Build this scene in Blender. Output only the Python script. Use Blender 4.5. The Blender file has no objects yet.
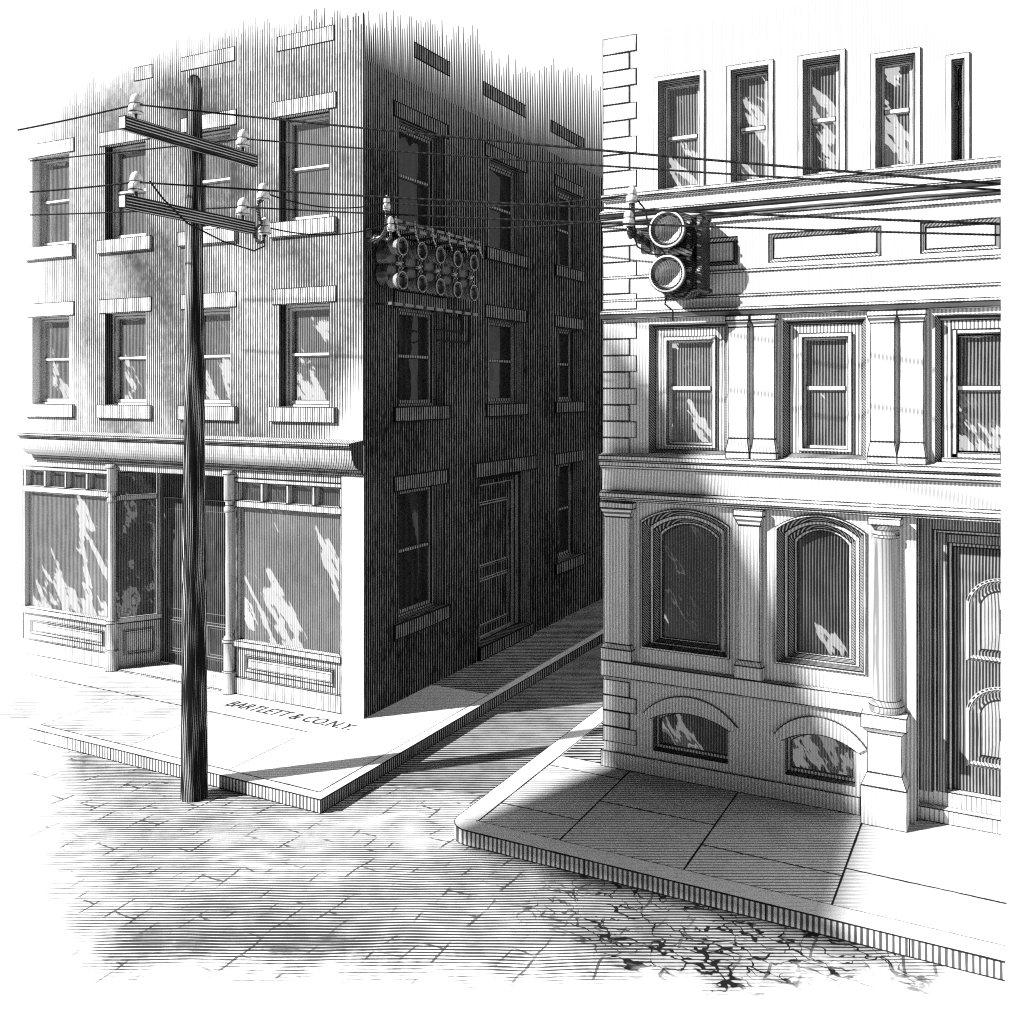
import bpy, math, random
from mathutils import Vector, Matrix
random.seed(11)
sc = bpy.context.scene
COL = sc.collection
A = math.radians(27.6)                     # the street runs 27.6 degrees off the view
FWD = (-math.sin(A), math.cos(A), 0.0)
RGT = (math.cos(A), math.sin(A), 0.0)
SUN_AZ = (0.68, 0.7332)                      # the way the light travels
SUN_EL = math.radians(33)

# ------------------------------------------------------------------ materials
class NT:
    def __init__(s, mat):
        s.t = mat.node_tree; s.n = s.t.nodes; s.l = s.t.links
    def new(s, typ, **kw):
        n = s.n.new(typ)
        for k, v in kw.items(): setattr(n, k, v)
        return n
    def put(s, sock, v):
        if hasattr(v, 'links') or isinstance(v, bpy.types.NodeSocket): s.l.new(v, sock)
        else: sock.default_value = v
    def m(s, op, a, b=0.0, c=None, clamp=False):
        n = s.new('ShaderNodeMath', operation=op, use_clamp=clamp)
        s.put(n.inputs[0], a); s.put(n.inputs[1], b)
        if c is not None: s.put(n.inputs[2], c)
        return n.outputs[0]
    def dot(s, v, d):
        n = s.new('ShaderNodeVectorMath', operation='DOT_PRODUCT')
        s.put(n.inputs[0], v); n.inputs[1].default_value = d
        return n.outputs['Value']
    def noise(s, vec, scale, detail=2.0, rough=0.5, stretch=(1, 1, 1), rot=(0, 0, 0)):
        mp = s.new('ShaderNodeMapping', vector_type='TEXTURE'); mp.inputs['Scale'].default_value = [1 / q for q in stretch]
        mp.inputs['Rotation'].default_value = rot
        s.put(mp.inputs['Vector'], vec)
        n = s.new('ShaderNodeTexNoise'); n.inputs['Scale'].default_value = scale
        n.inputs['Detail'].default_value = detail; n.inputs['Roughness'].default_value = rough
        s.put(n.inputs['Vector'], mp.outputs[0])
        return n.outputs['Fac']
    def pos(s, local=False):
        if local: return s.new('ShaderNodeTexCoord').outputs['Object']
        return s.new('ShaderNodeNewGeometry').outputs['Position']
    def mix(s, f, a, b):
        n = s.new('ShaderNodeMix', data_type='RGBA')
        s.put(n.inputs[0], f); s.put(n.inputs[6], a); s.put(n.inputs[7], b)
        return n.outputs[2]

def g(v): return (v, v, v, 1.0)

def base_mat(name):
    m = bpy.data.materials.new(name); m.use_nodes = True
    nt = NT(m); nt.n.clear()
    out = nt.new('ShaderNodeOutputMaterial')
    return m, nt, out

def hatch(nt, P, d, spacing, cov, amp, nscale, fine=0.25, stretch=(1, 1, 1), rot=(0, 0, 0), wob=0.02, fades=(),
          logk=None, soft=0.2, fstretch=None):
    """coverage of a field of fine tooled lines that cross direction d"""
    c = nt.dot(P, d)
    if logk: c = nt.m('MULTIPLY', nt.m('LOGARITHM', nt.m('SUBTRACT', nt.m('MAXIMUM', c, logk + .5), logk), math.e), 12.0 - logk)
    w = nt.noise(P, 1.1, 1.0)
    c = nt.m('ADD', c, nt.m('MULTIPLY', nt.m('SUBTRACT', w, 0.5), wob))
    tri = nt.m('MULTIPLY', nt.m('PINGPONG', nt.m('DIVIDE', c, spacing), 0.5), 2.0)
    n1 = nt.noise(P, nscale, 3.0, 0.55, stretch, rot)
    cv = nt.m('ADD', nt.m('MULTIPLY', nt.m('SUBTRACT', n1, 0.5), amp * 2), cov)
    n2 = nt.noise(P, 9.0, 2.0, 0.6, fstretch or (1, 1, 0.35))
    cv = nt.m('ADD', cv, nt.m('MULTIPLY', nt.m('SUBTRACT', n2, 0.5), fine * 2))
    tot = None
    for (ax, lo, hi, na) in fades:
        f = nt.m('ADD', nt.dot(P, ax), nt.m('MULTIPLY', nt.m('SUBTRACT', nt.noise(P, 1.6, 4.0, 0.65, (1, 1, 0.5)), 0.5), na * 2))
        f = nt.m('DIVIDE', nt.m('SUBTRACT', f, lo), hi - lo, clamp=True)
        tot = f if tot is None else nt.m('MULTIPLY', tot, f)
    if tot is not None:
        cv = nt.m('SUBTRACT', nt.m('MULTIPLY', nt.m('ADD', cv, 0.15), tot), 0.15)
    h = nt.m('ADD', nt.m('DIVIDE', nt.m('SUBTRACT', cv, tri), soft), 0.5, clamp=True)
    return h, tot

def edges(nt, P, w):
    """drawn outline along the borders of a face (distances are stored in two uv maps)"""
    a = nt.new('ShaderNodeUVMap', uv_map='e1').outputs[0]
    b = nt.new('ShaderNodeUVMap', uv_map='e2').outputs[0]
    s1 = nt.new('ShaderNodeSeparateXYZ'); nt.put(s1.inputs[0], a)
    s2 = nt.new('ShaderNodeSeparateXYZ'); nt.put(s2.inputs[0], b)
    d = nt.m('MINIMUM', nt.m('MINIMUM', s1.outputs[0], s1.outputs[1]), nt.m('MINIMUM', s2.outputs[0], s2.outputs[1]))
    n = nt.noise(P, 3.0, 3.0, 0.6)
    ww = nt.m('MULTIPLY', nt.m('ADD', nt.m('MULTIPLY', nt.m('SUBTRACT', n, 0.5), 1.5), 1.05), w)
    return nt.m('ADD', nt.m('DIVIDE', nt.m('SUBTRACT', ww, d), 0.006), 0.5, clamp=True)

def ink_mat(name, paper, ink, d, spacing, cov, amp, nscale, ew=0.009, line=0.02, fadeedge=True, spec=None, local=False, **kw):
    m, nt, out = base_mat(name)
    P = nt.pos(local)
    h, tot = hatch(nt, P, d, spacing, cov, amp, nscale, **kw)
    col = nt.mix(h, g(paper), g(ink))
    if ew:
        e = edges(nt, P, ew)
        if tot is not None and fadeedge: e = nt.m('MULTIPLY', e, nt.m('MULTIPLY', tot, 2.5, clamp=True))
        col = nt.mix(e, col, g(line))
    bs = nt.new('ShaderNodeBsdfDiffuse'); nt.put(bs.inputs['Color'], col)
    sh = bs.outputs[0]
    if spec:
        gl = nt.new('ShaderNodeBsdfGlossy'); gl.inputs['Roughness'].default_value = spec[1]
        gl.inputs['Color'].default_value = g(0.9)
        mx = nt.new('ShaderNodeMixShader'); mx.inputs[0].default_value = spec[0]
        nt.l.new(sh, mx.inputs[1]); nt.l.new(gl.outputs[0], mx.inputs[2]); sh = mx.outputs[0]
    nt.l.new(sh, out.inputs[0])
    return m

def glass_mat(name, dark, light, cov, refl, bump=0.9, bias=0.0, wave=1.6, seed=0.0, amp=0.2):
    """old drawn glass: dark room behind, wavy mirror surface"""
    m, nt, out = base_mat(name)
    P = nt.pos()
    h, _ = hatch(nt, P, (1, 1, 0), 0.036, cov, amp, 1.6, fine=0.2)
    col = nt.mix(h, g(light), g(dark))
    e = edges(nt, P, 0.008); col = nt.mix(e, col, g(0.02))
    df = nt.new('ShaderNodeBsdfDiffuse'); nt.put(df.inputs['Color'], col)
    off = nt.new('ShaderNodeVectorMath', operation='ADD'); nt.put(off.inputs[0], P); off.inputs[1].default_value = (seed, seed * .7, seed * 1.3)
    n1 = nt.noise(off.outputs[0], wave * 1.25, 5.0, 0.6, (1.0, 1.0, 0.30), (0, math.radians(-33), 0))
    k = nt.m('ADD', nt.m('MULTIPLY', nt.m('SUBTRACT', n1, 0.5), bump), bias)
    cb = nt.new('ShaderNodeCombineXYZ'); nt.put(cb.inputs[2], k)
    ad = nt.new('ShaderNodeVectorMath', operation='ADD'); nt.put(ad.inputs[0], nt.new('ShaderNodeNewGeometry').outputs['Normal']); nt.put(ad.inputs[1], cb.outputs[0])
    nm = nt.new('ShaderNodeVectorMath', operation='NORMALIZE'); nt.put(nm.inputs[0], ad.outputs[0])
    gl = nt.new('ShaderNodeBsdfGlossy'); gl.inputs['Roughness'].default_value = 0.02; gl.inputs['Color'].default_value = g(0.95)
    nt.l.new(nm.outputs[0], gl.inputs['Normal'])
    mx = nt.new('ShaderNodeMixShader'); mx.inputs[0].default_value = refl
    nt.l.new(df.outputs[0], mx.inputs[1]); nt.l.new(gl.outputs[0], mx.inputs[2])
    nt.l.new(mx.outputs[0], out.inputs[0])
    return m

UPFADE = ((.09, 0, -1), -12.4, -11.5, 0.6)
LEFTFADE = ((1, 0, 0), -16.9, -14.9, 0.8)
M = {}
M['brick_front'] = ink_mat('brick_front', .62, .06, (1, 1, 0), .050, .72, .85, .42, ew=.006, fine=.26, fstretch=(1, 1, .8), stretch=(1.3, 1, .45),
                           wob=.01, rot=(0, math.radians(-40), 0), fades=(UPFADE, LEFTFADE, ((-.86, 0, .5), 10.0, 10.75, .42)))  # last fade: sunlit corner painted pale into the brick colour
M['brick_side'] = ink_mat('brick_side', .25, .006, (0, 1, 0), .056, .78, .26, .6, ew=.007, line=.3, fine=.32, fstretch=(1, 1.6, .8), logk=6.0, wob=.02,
                          fades=(((0, .06, -1), -11.9, -8.0, .5),), fadeedge=False)  # shaded copy of the brick: alley shade is in the colour
M['lintel_front'] = ink_mat('lintel_front', .85, .06, (1, 1, 0), .046, .46, .2, .8, ew=.012, fades=(LEFTFADE,))
M['lintel_side'] = ink_mat('lintel_side', .25, .01, (0, 1, 0), .056, .62, .2, .8, fine=.4, ew=.018, line=.01, logk=6.0)  # lintel stone with the alley shade put into its tone
M['pier_white'] = ink_mat('pier_white', .85, .3, (1, 1, 0), .05, .02, .1, .9, ew=.012)
M['shop_paint'] = ink_mat('shop_paint', .58, .08, (1, 1, 0), .046, .26, .28, .9, ew=.012, fades=(LEFTFADE,))
M['shop_dark'] = ink_mat('shop_dark', .62, .04, (1, 1, 0), .046, .50, .2, .9, ew=.012, fades=(LEFTFADE,))
M['stone'] = ink_mat('stone', .86, .44, (1, 1, 0), .042, .52, .1, .9, ew=.010, fine=.12)
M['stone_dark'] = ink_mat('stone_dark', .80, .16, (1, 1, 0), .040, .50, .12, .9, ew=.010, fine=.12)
M['stone_splay'] = ink_mat('stone_splay', .45, .03, (0, 1, 1), .034, .62, .12, .9, ew=.010, fine=.12)  # stone darkened so the splays carry recess shade in their colour
M['flag_pale'] = ink_mat('flag_pale', .80, .55, FWD, .075, .5, .10, .7, ew=.012, fstretch=(.35, .35, 1))
M['flag_pale_worn'] = ink_mat('flag_pale_worn', .80, .12, FWD, .070, .22, .80, .7, ew=.012, fstretch=(.35, .35, 1),
                              fades=(((1, 0, 0), -15.8, -14.3, .8),))
M['flag_shaded'] = ink_mat('flag_shaded', .92, .26, FWD, .060, .40, .12, .7, ew=.010, fstretch=(.35, .35, 1))  # shade over the right pavement, put into the slab colour
M['flag_alley'] = ink_mat('flag_alley', .50, .02, FWD, .10, .55, .15, .7, ew=.012, line=.5, fstretch=(.35, .35, 1))  # flags darkened, alley shade painted in
M['kerb'] = ink_mat('kerb', .80, .10, (1, 1, 0), .055, .46, .15, .8, ew=.012, fades=(((1, 0, 0), -13.2, -11.8, .5),))
M['kerb_top'] = ink_mat('kerb_top', .80, .2, FWD, .07, .0, .2, .8, ew=.010, fades=(((1, 0, 0), -13.2, -11.8, .5),))
M['kerb_alley'] = ink_mat('kerb_alley', .42, .02, (0, 1, 0), .056, .70, .1, .8, ew=.012, logk=6.0)  # kerb face darkened to carry the alley shade
M['reveal_side'] = ink_mat('reveal_side', .24, .02, (1, 0, 0), .05, .45, .2, .8, ew=.014, line=.02, fine=.4)  # alley reveals, recess shade put into the tone
M['reveal_shade'] = ink_mat('reveal_shade', .18, .01, (1, 1, 0), .04, .75, .2, .8, ew=.012)  # jamb and head shade painted into the reveal colour
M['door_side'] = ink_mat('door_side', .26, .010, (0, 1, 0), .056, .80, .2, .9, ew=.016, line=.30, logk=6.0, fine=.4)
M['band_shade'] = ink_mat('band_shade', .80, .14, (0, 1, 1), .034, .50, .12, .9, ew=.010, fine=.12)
M['column_stone'] = ink_mat('column_stone', .43, .20, (1, 1, 0), .04, .35, .15, .9, ew=.012, fine=.12)
M['road_alley'] = ink_mat('road_alley', .42, .03, FWD, .075, .52, .3, .6, ew=0, fine=.3, fstretch=(.3, .3, 1), wob=.05)  # darker road copy with the alley shade painted into it
M['strip_dark'] = ink_mat('strip_dark', .30, .015, (0, 1, 0), .05, .5, .2, .8, ew=0)
M['step_stone'] = ink_mat('step_stone', .8, .2, (1, 1, 0), .05, .2, .15, .8, ew=.010)
M['door_dark'] = ink_mat('door_dark', .55, .03, (1, 1, 0), .045, .62, .15, .9, ew=.010, line=.35)
M['door_surround'] = ink_mat('door_surround', .48, .10, (1, 1, 0), .030, .56, .12, .9, ew=.010)  # shade of the stepped frames put into the surround's tone
M['shop_door'] = ink_mat('shop_door', .16, .008, (1, 1, 0), .046, .70, .2, .9, ew=.010, line=.25)
M['door_panel'] = ink_mat('door_panel', .40, .08, (1, 1, 0), .034, .30, .2, .9, ew=.010)
M['door_wood'] = ink_mat('door_wood', .30, .03, (1, 1, 0), .034, .58, .12, .9, ew=.010)
M['sash_side'] = ink_mat('sash_side', .32, .03, (0, 1, 0), .056, .5, .1, .9, ew=.006, logk=6.0)  # sash paint darkened: alley shade is in the colour
M['sash_white'] = ink_mat('sash_white', .85, .4, (1, 1, 0), .05, .05, .1, .9, ew=.008)
M['pole_wood'] = ink_mat('pole_wood', .62, .012, (1, 1, 0), .030, .90, .35, .9, ew=0, fine=.95, fstretch=(1.3, 1.3, .10), wob=.12, stretch=(2, 2, .35), soft=.3)
M['arm_wood'] = ink_mat('arm_wood', .55, .02, (.3, 0, 1), .034, .70, .12, .9, ew=.010, fine=.25, fstretch=(.5, .15, 1))
M['arm_end'] = ink_mat('arm_end', .85, .3, (1, 0, 1), .05, -.1, .05, .9, ew=.012)
M['porcelain'] = ink_mat('porcelain', .72, .05, (.7, 0, 0), .03, .06, .1, .9, ew=.012, local=True, spec=(.08, .15))
M['iron'] = ink_mat('iron', .16, .01, (.2, .3, 1), .03, .8, .25, 4, ew=0, local=True, fine=.35, spec=(.06, .3))
M['iron_light'] = ink_mat('iron_light', .45, .04, (.5, 0, 1), .045, .45, .3, 3, ew=0, local=True, spec=(.12, .3))
M['iron_drum'] = ink_mat('iron_drum', .40, .03, (.2, 1, 1), .05, .25, .3, 3, ew=0, local=True, spec=(.08, .3))
M['iron_rail'] = ink_mat('iron_rail', .20, .03, (0, .3, 0), .09, .3, .3, 3, ew=.012)
M['bright_rim'] = ink_mat('bright_rim', .85, .3, (.5, 0, 1), .045, .0, .1, 3, ew=0, local=True, spec=(.2, .2))
M['lens'] = ink_mat('lens', .55, .12, (1, 0, 0), .028, .30, .25, 5, ew=0, local=True, spec=(.10, .25))
M['wire'] = ink_mat('wire', .03, .015, (1, 0, 0), .1, .5, .1, 1, ew=0)
M['paint_black'] = ink_mat('paint_black', .05, .02, (1, 0, 0), .1, .5, .3, 3, ew=0)
M['glass_front'] = glass_mat('glass_front', .02, .40, .55, .50, seed=1.3, bias=.09)
M['glass_shop'] = glass_mat('glass_shop', .03, .40, .50, .50, seed=4.1, bias=.20, wave=1.0)
M['glass_entry'] = glass_mat('glass_entry', .02, .25, .66, .10, seed=2.1, bias=.2)
M['glass_stone'] = glass_mat('glass_stone', .02, .42, .54, .50, seed=7.7, bias=.10)
M['glass_top'] = glass_mat('glass_top', .02, .42, .52, .50, seed=17.7, bias=-.08)
M['glass_arch'] = glass_mat('glass_arch', .01, .22, .70, .42, seed=5.2, bias=.25, wave=1.8)
M['glass_base'] = glass_mat('glass_base', .02, .30, .62, .16, seed=3.3, bias=.2, wave=1.8)
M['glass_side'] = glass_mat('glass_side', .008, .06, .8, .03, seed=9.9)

def road_mat():
    m, nt, out = base_mat('road_setts')
    P = nt.pos()
    # worn patch of roadway that gives out into bare pale ground
    fades = ((FWD, 8.3, 9.0, .75), ((.57, .82, 0.0), .15, 1.1, .7))
    h, tot = hatch(nt, P, FWD, .050, .58, .62, .50, fine=.34, fstretch=(.3, .3, 1), wob=.07, fades=fades,
                   stretch=(.45, 1.5, 1), rot=(0, 0, A))
    col = nt.mix(h, g(.78), g(.06))
    # joints of the setts, showing only in places
    bt = nt.new('ShaderNodeTexBrick'); bt.inputs['Scale'].default_value = 1.0
    bt.inputs['Brick Width'].default_value = .62; bt.inputs['Row Height'].default_value = .27
    bt.inputs['Mortar Size'].default_value = .013; bt.inputs['Mortar Smooth'].default_value = .0
    nz = nt.new('ShaderNodeTexNoise'); nz.inputs['Scale'].default_value = 1.4
    nt.put(nz.inputs['Vector'], P)
    off = nt.new('ShaderNodeVectorMath', operation='MULTIPLY_ADD')
    nt.put(off.inputs[0], nz.outputs['Color']); off.inputs[1].default_value = (.22, .22, 0); nt.put(off.inputs[2], P)
    rt = nt.new('ShaderNodeVectorRotate'); rt.inputs['Angle'].default_value = math.radians(90); nt.put(rt.inputs['Vector'], off.outputs[0])
    nt.put(bt.inputs['Vector'], rt.outputs[0])
    sel = nt.m('MULTIPLY', nt.m('SUBTRACT', nt.noise(P, 2.6, 2.0), .50), 9.0, clamp=True)
    j = nt.m('MULTIPLY', nt.m('MULTIPLY', bt.outputs['Fac'], sel), nt.m('MULTIPLY', tot, 2.0, clamp=True))
    col = nt.mix(nt.m('MULTIPLY', j, .8), col, g(.03))
    # broken surface near the right kerb
    n3 = nt.new('ShaderNodeTexNoise'); n3.inputs['Scale'].default_value = 2.6; n3.inputs['Detail'].default_value = 3.0; nt.put(n3.inputs['Vector'], P)
    o3 = nt.new('ShaderNodeVectorMath', operation='MULTIPLY_ADD'); nt.put(o3.inputs[0], n3.outputs['Color']); o3.inputs[1].default_value = (.9, .55, 0); nt.put(o3.inputs[2], P)
    vo = nt.new('ShaderNodeTexVoronoi', feature='DISTANCE_TO_EDGE'); vo.inputs['Scale'].default_value = 4.6
    mp3 = nt.new('ShaderNodeMapping'); mp3.inputs['Scale'].default_value = (.7, 1.5, 1); nt.put(mp3.inputs['Vector'], o3.outputs[0])
    nt.put(vo.inputs['Vector'], mp3.outputs[0])
    wd = nt.m('MULTIPLY', nt.m('SUBTRACT', nt.noise(P, 3.0, 3.0), .36), .26)
    cr = nt.m('ADD', nt.m('DIVIDE', nt.m('SUBTRACT', wd, vo.outputs['Distance']), .02), .5, clamp=True)
    ds = nt.new('ShaderNodeVectorMath', operation='DISTANCE'); ms = nt.new('ShaderNodeVectorMath', operation='MULTIPLY'); nt.put(ms.inputs[0], P); ms.inputs[1].default_value = (.65, 1.15, 1); nt.put(ds.inputs[0], ms.outputs[0]); ds.inputs[1].default_value = (-2.4 * .65, 9.0 * 1.15, 0)
    rg = nt.m('SUBTRACT', nt.m('ADD', .95, nt.m('MULTIPLY', nt.noise(P, 1.2, 2.0), .9)), ds.outputs['Value'])
    rg = nt.m('MULTIPLY', rg, 3.0, clamp=True)
    col = nt.mix(nt.m('MULTIPLY', nt.m('MULTIPLY', rg, .45), nt.m('MULTIPLY', tot, 2.0, clamp=True)), col, g(.05))
    col = nt.mix(nt.m('MULTIPLY', nt.m('MULTIPLY', cr, rg), nt.m('MULTIPLY', tot, 2.0, clamp=True)), col, g(.015))
    bs = nt.new('ShaderNodeBsdfDiffuse'); nt.put(bs.inputs['Color'], col)
    bp = nt.new('ShaderNodeBump'); bp.inputs['Distance'].default_value = .02; bp.inputs['Strength'].default_value = .4
    nt.put(bp.inputs['Height'], nt.noise(P, 6.0, 3.0)); nt.l.new(bp.outputs[0], bs.inputs['Normal'])
    nt.l.new(bs.outputs[0], out.inputs[0])
    return m
M['road'] = road_mat()
M['plain_wall'] = ink_mat('plain_wall', .85, .7, (1, 1, 0), .042, -.1, .05, .9, ew=0)
M['bounce_damper'] = ink_mat('bounce_damper', .16, .05, FWD, .2, .4, .3, .5, ew=0)
M['ground'] = ink_mat('ground', .78, .5, FWD, .2, -.1, .1, .5, ew=0)

# ------------------------------------------------------------------ mesh builder
FAR = 9.0
class MB:
    def __init__(s, T=None):
        s.v = []; s.f = []; s.a = []; s.b = []; s.mi = []; s.sm = []; s.mats = []
        s.T = T or (lambda p: p)
    def mat(s, name):
        if name not in s.mats: s.mats.append(name)
        return s.mats.index(name)
    def quad(s, p0, p1, p2, p3, mat, ink='brtl', smooth=False, sv=1.0):
        P = [Vector(s.T(p)) for p in (p0, p1, p2, p3)]
        i = len(s.v); s.v += P; s.f.append((i, i + 1, i + 2, i + 3))
        wu = ((P[1] - P[0]).length + (P[2] - P[3]).length) / 2; wv = ((P[3] - P[0]).length + (P[2] - P[1]).length) / 2 * sv
        L = 0 if 'l' in ink else FAR; Rr = 0 if 'r' in ink else FAR
        B = 0 if 'b' in ink else FAR; Tt = 0 if 't' in ink else FAR
        s.a += [(L, B), (L + wu, B), (L + wu, B + wv), (L, B + wv)]
        s.b += [(Rr + wu, Tt + wv), (Rr, Tt + wv), (Rr, Tt), (Rr + wu, Tt)]
        s.mi.append(s.mat(mat)); s.sm.append(smooth)
    def ngon(s, pts, mat):
        P = [Vector(s.T(p)) for p in pts]; i = len(s.v); s.v += P
        s.f.append(tuple(range(i, i + len(P)))); s.a += [(FAR, FAR)] * len(P); s.b += [(FAR, FAR)] * len(P)
        s.mi.append(s.mat(mat)); s.sm.append(False)
    def box(s, x0, x1, y0, y1, z0, z1, mat, ink='brtl', skip='', topmat=None):
        if 'f' not in skip: s.quad((x0, y0, z0), (x1, y0, z0), (x1, y0, z1), (x0, y0, z1), mat, ink)
        if 'k' not in skip: s.quad((x1, y1, z0), (x0, y1, z0), (x0, y1, z1), (x1, y1, z1), mat, ink)
        if 'l' not in skip: s.quad((x0, y1, z0), (x0, y0, z0), (x0, y0, z1), (x0, y1, z1), mat, ink)
        if 'r' not in skip: s.quad((x1, y0, z0), (x1, y1, z0), (x1, y1, z1), (x1, y0, z1), mat, ink)
        if 't' not in skip: s.quad((x0, y0, z1), (x1, y0, z1), (x1, y1, z1), (x0, y1, z1), topmat or mat, ink)
        if 'u' not in skip: s.quad((x0, y1, z0), (x1, y1, z0), (x1, y0, z0), (x0, y0, z0), mat, ink)
    def frustum(s, a, za, b, zb, mat, ink='brtl', cap=True):
        (x0, x1, y0, y1), (X0, X1, Y0, Y1) = a, b
        lo = [(x0, y0, za), (x1, y0, za), (x1, y1, za), (x0, y1, za)]; hi = [(X0, Y0, zb), (X1, Y0, zb), (X1, Y1, zb), (X0, Y1, zb)]
        for k in range(4): s.quad(lo[k], lo[(k + 1) % 4], hi[(k + 1) % 4], hi[k], mat, ink)
        if cap: s.quad(*hi, mat, ink); s.quad(*lo[::-1], mat, ink)
    def lathe(s, prof, mat, n=24, axis='z', o=(0, 0, 0), cap=True, ring=()):
        """prof: (radius, height) list"""
        def pt(r, h, k):
            t = 2 * math.pi * k / n
            c, q = r * math.cos(t), r * math.sin(t)
            if axis == 'z': p = (c, q, h)
            elif axis == 'y': p = (c, h, q)
            else: p = (h, c, q)
            return (p[0] + o[0], p[1] + o[1], p[2] + o[2])
        for i in range(len(prof) - 1):
            (r0, h0), (r1, h1) = prof[i], prof[i + 1]
            for k in range(n):
                s.quad(pt(r0, h0, k), pt(r0, h0, k + 1), pt(r1, h1, k + 1), pt(r1, h1, k), mat, 'b' if i in ring else '', True)
        if cap:
            for (r, h) in (prof[0], prof[-1]):
                if r > 1e-4: s.ngon([pt(r, h, k) for k in range(n)], mat)
    def tube(s, pts, r, mat, n=6):
        pts = [Vector(p) for p in pts]; rings = []
        up0 = Vector((0.13, 0.21, 1)).normalized()
        for i, p in enumerate(pts):
            t = (pts[min(i + 1, len(pts) - 1)] - pts[max(i - 1, 0)]).normalized()
            u = t.cross(up0)
            if u.length < .05: u = t.cross(Vector((1, 0, 0)))
            u.normalize(); w = t.cross(u)
            rr = r[i] if isinstance(r, (list, tuple)) else r
            rings.append([p + (u * math.cos(2 * math.pi * k / n) + w * math.sin(2 * math.pi * k / n)) * rr for k in range(n)])
        for a, b in zip(rings, rings[1:]):
            for k in range(n): s.quad(a[k], a[(k + 1) % n], b[(k + 1) % n], b[k], mat, '', True)
        s.ngon(rings[0], mat); s.ngon(rings[-1], mat)
    def sweep_x(s, x0, x1, prof, mat, mats=None, inks=None, cap=True):
        """prof: (y, z) list, run along x"""
        for i in range(len(prof) - 1):
            (y0, z0), (y1, z1) = prof[i], prof[i + 1]
            ik = 'bt' if inks is None else inks[i]
            s.quad((x0, y0, z0), (x1, y0, z0), (x1, y1, z1), (x0, y1, z1), mats[i] if mats else mat, ik)
        if cap:
            for x in (x0, x1): s.ngon([(x, y, z) for y, z in prof], mat)
    def build(s, name, parent=None, loc=None):
        me = bpy.data.meshes.new(name)
        me.from_pydata([tuple(v) for v in s.v], [], s.f)
        for nm, dat in (('e1', s.a), ('e2', s.b)):
            uv = me.uv_layers.new(name=nm)
            flat = [c for p in dat for c in p]
            uv.data.foreach_set('uv', flat)
        me.polygons.foreach_set('material_index', s.mi)
        me.polygons.foreach_set('use_smooth', s.sm)
        for nm in s.mats: me.materials.append(M[nm])
        me.update()
        if any(s.sm):            # join the lathe and tube rings so that they shade smoothly
            import bmesh
            bm = bmesh.new(); bm.from_mesh(me); bmesh.ops.remove_doubles(bm, verts=bm.verts, dist=1e-5); bm.to_mesh(me); bm.free()
        ob = bpy.data.objects.new(name, me); COL.objects.link(ob)
        if parent is not None:
            ob.parent = parent
            if loc is None: ob.matrix_parent_inverse = Matrix.Translation(-base_of(parent))
        if loc is not None: ob.location = loc
        return ob
    pass

BASE = {}
def base_of(o):
    return BASE.get(o.name, Vector((0, 0, 0)))      # part meshes themselves sit in world coordinates

def tag(o, label=None, cat=None, group=None, kind=None):
    if label: o['label'] = label
    if cat: o['category'] = cat
    if group: o['group'] = group
    if kind: o['kind'] = kind
    return o
def thing(name, label, cat, loc, group=None, rz=0.0):
    o = bpy.data.objects.new(name, None); COL.objects.link(o)
    o.location = loc; o.rotation_euler.z = rz; o.empty_display_size = .3
    BASE[o.name] = Vector(loc) if rz == 0 else Vector((0, 0, 0))
    return tag(o, label, cat, group)
def structure(mb, name): return tag(mb.build(name), kind='structure')
def copy_tree(o, parent=None):
    c = o.copy(); COL.objects.link(c)
    if parent is not None: c.parent = parent
    for ch in [x for x in list(COL.objects) if x.parent == o]: copy_tree(ch, c)
    return c

# ------------------------------------------------------------------ helpers for walls and windows
def wall_panel(mb, u0, u1, z0, z1, ops, mat, revmat, depth=.2, faded=False):
    """front skin with openings (u0,u1,z0,z1[,crown]); local axes u, d (into the wall), z"""
    us = sorted({u0, u1, *[o[0] for o in ops], *[o[1] for o in ops]}); zs = sorted({z0, z1, *[o[2] for o in ops], *[o[3] for o in ops]})
    for a, b in zip(us, us[1:]):
        for c, d in zip(zs, zs[1:]):
            mu, mz = (a + b) / 2, (c + d) / 2
            if any(o[0] < mu < o[1] and o[2] < mz < o[3] for o in ops): continue
            mb.quad((a, 0, c), (b, 0, c), (b, 0, d), (a, 0, d), mat, '')
    for o in ops:
        a, b, c, d = o[:4]
        if faded and a < -16: revmat_ = 'lintel_front'
        else: revmat_ = revmat
        mb.quad((a, 0, c), (a, depth, c), (a, depth, d), (a, 0, d), revmat_, 'lr')
        mb.quad((b, 0, c), (b, depth, c), (b, depth, d), (b, 0, d), revmat_, 'lr')
        mb.quad((a, 0, c), (b, 0, c), (b, depth, c), (a, depth, c), revmat_, 'bt')
        if len(o) == 4: mb.quad((a, 0, d), (b, 0, d), (b, depth, d), (a, depth, d), revmat_, 'bt')

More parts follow.
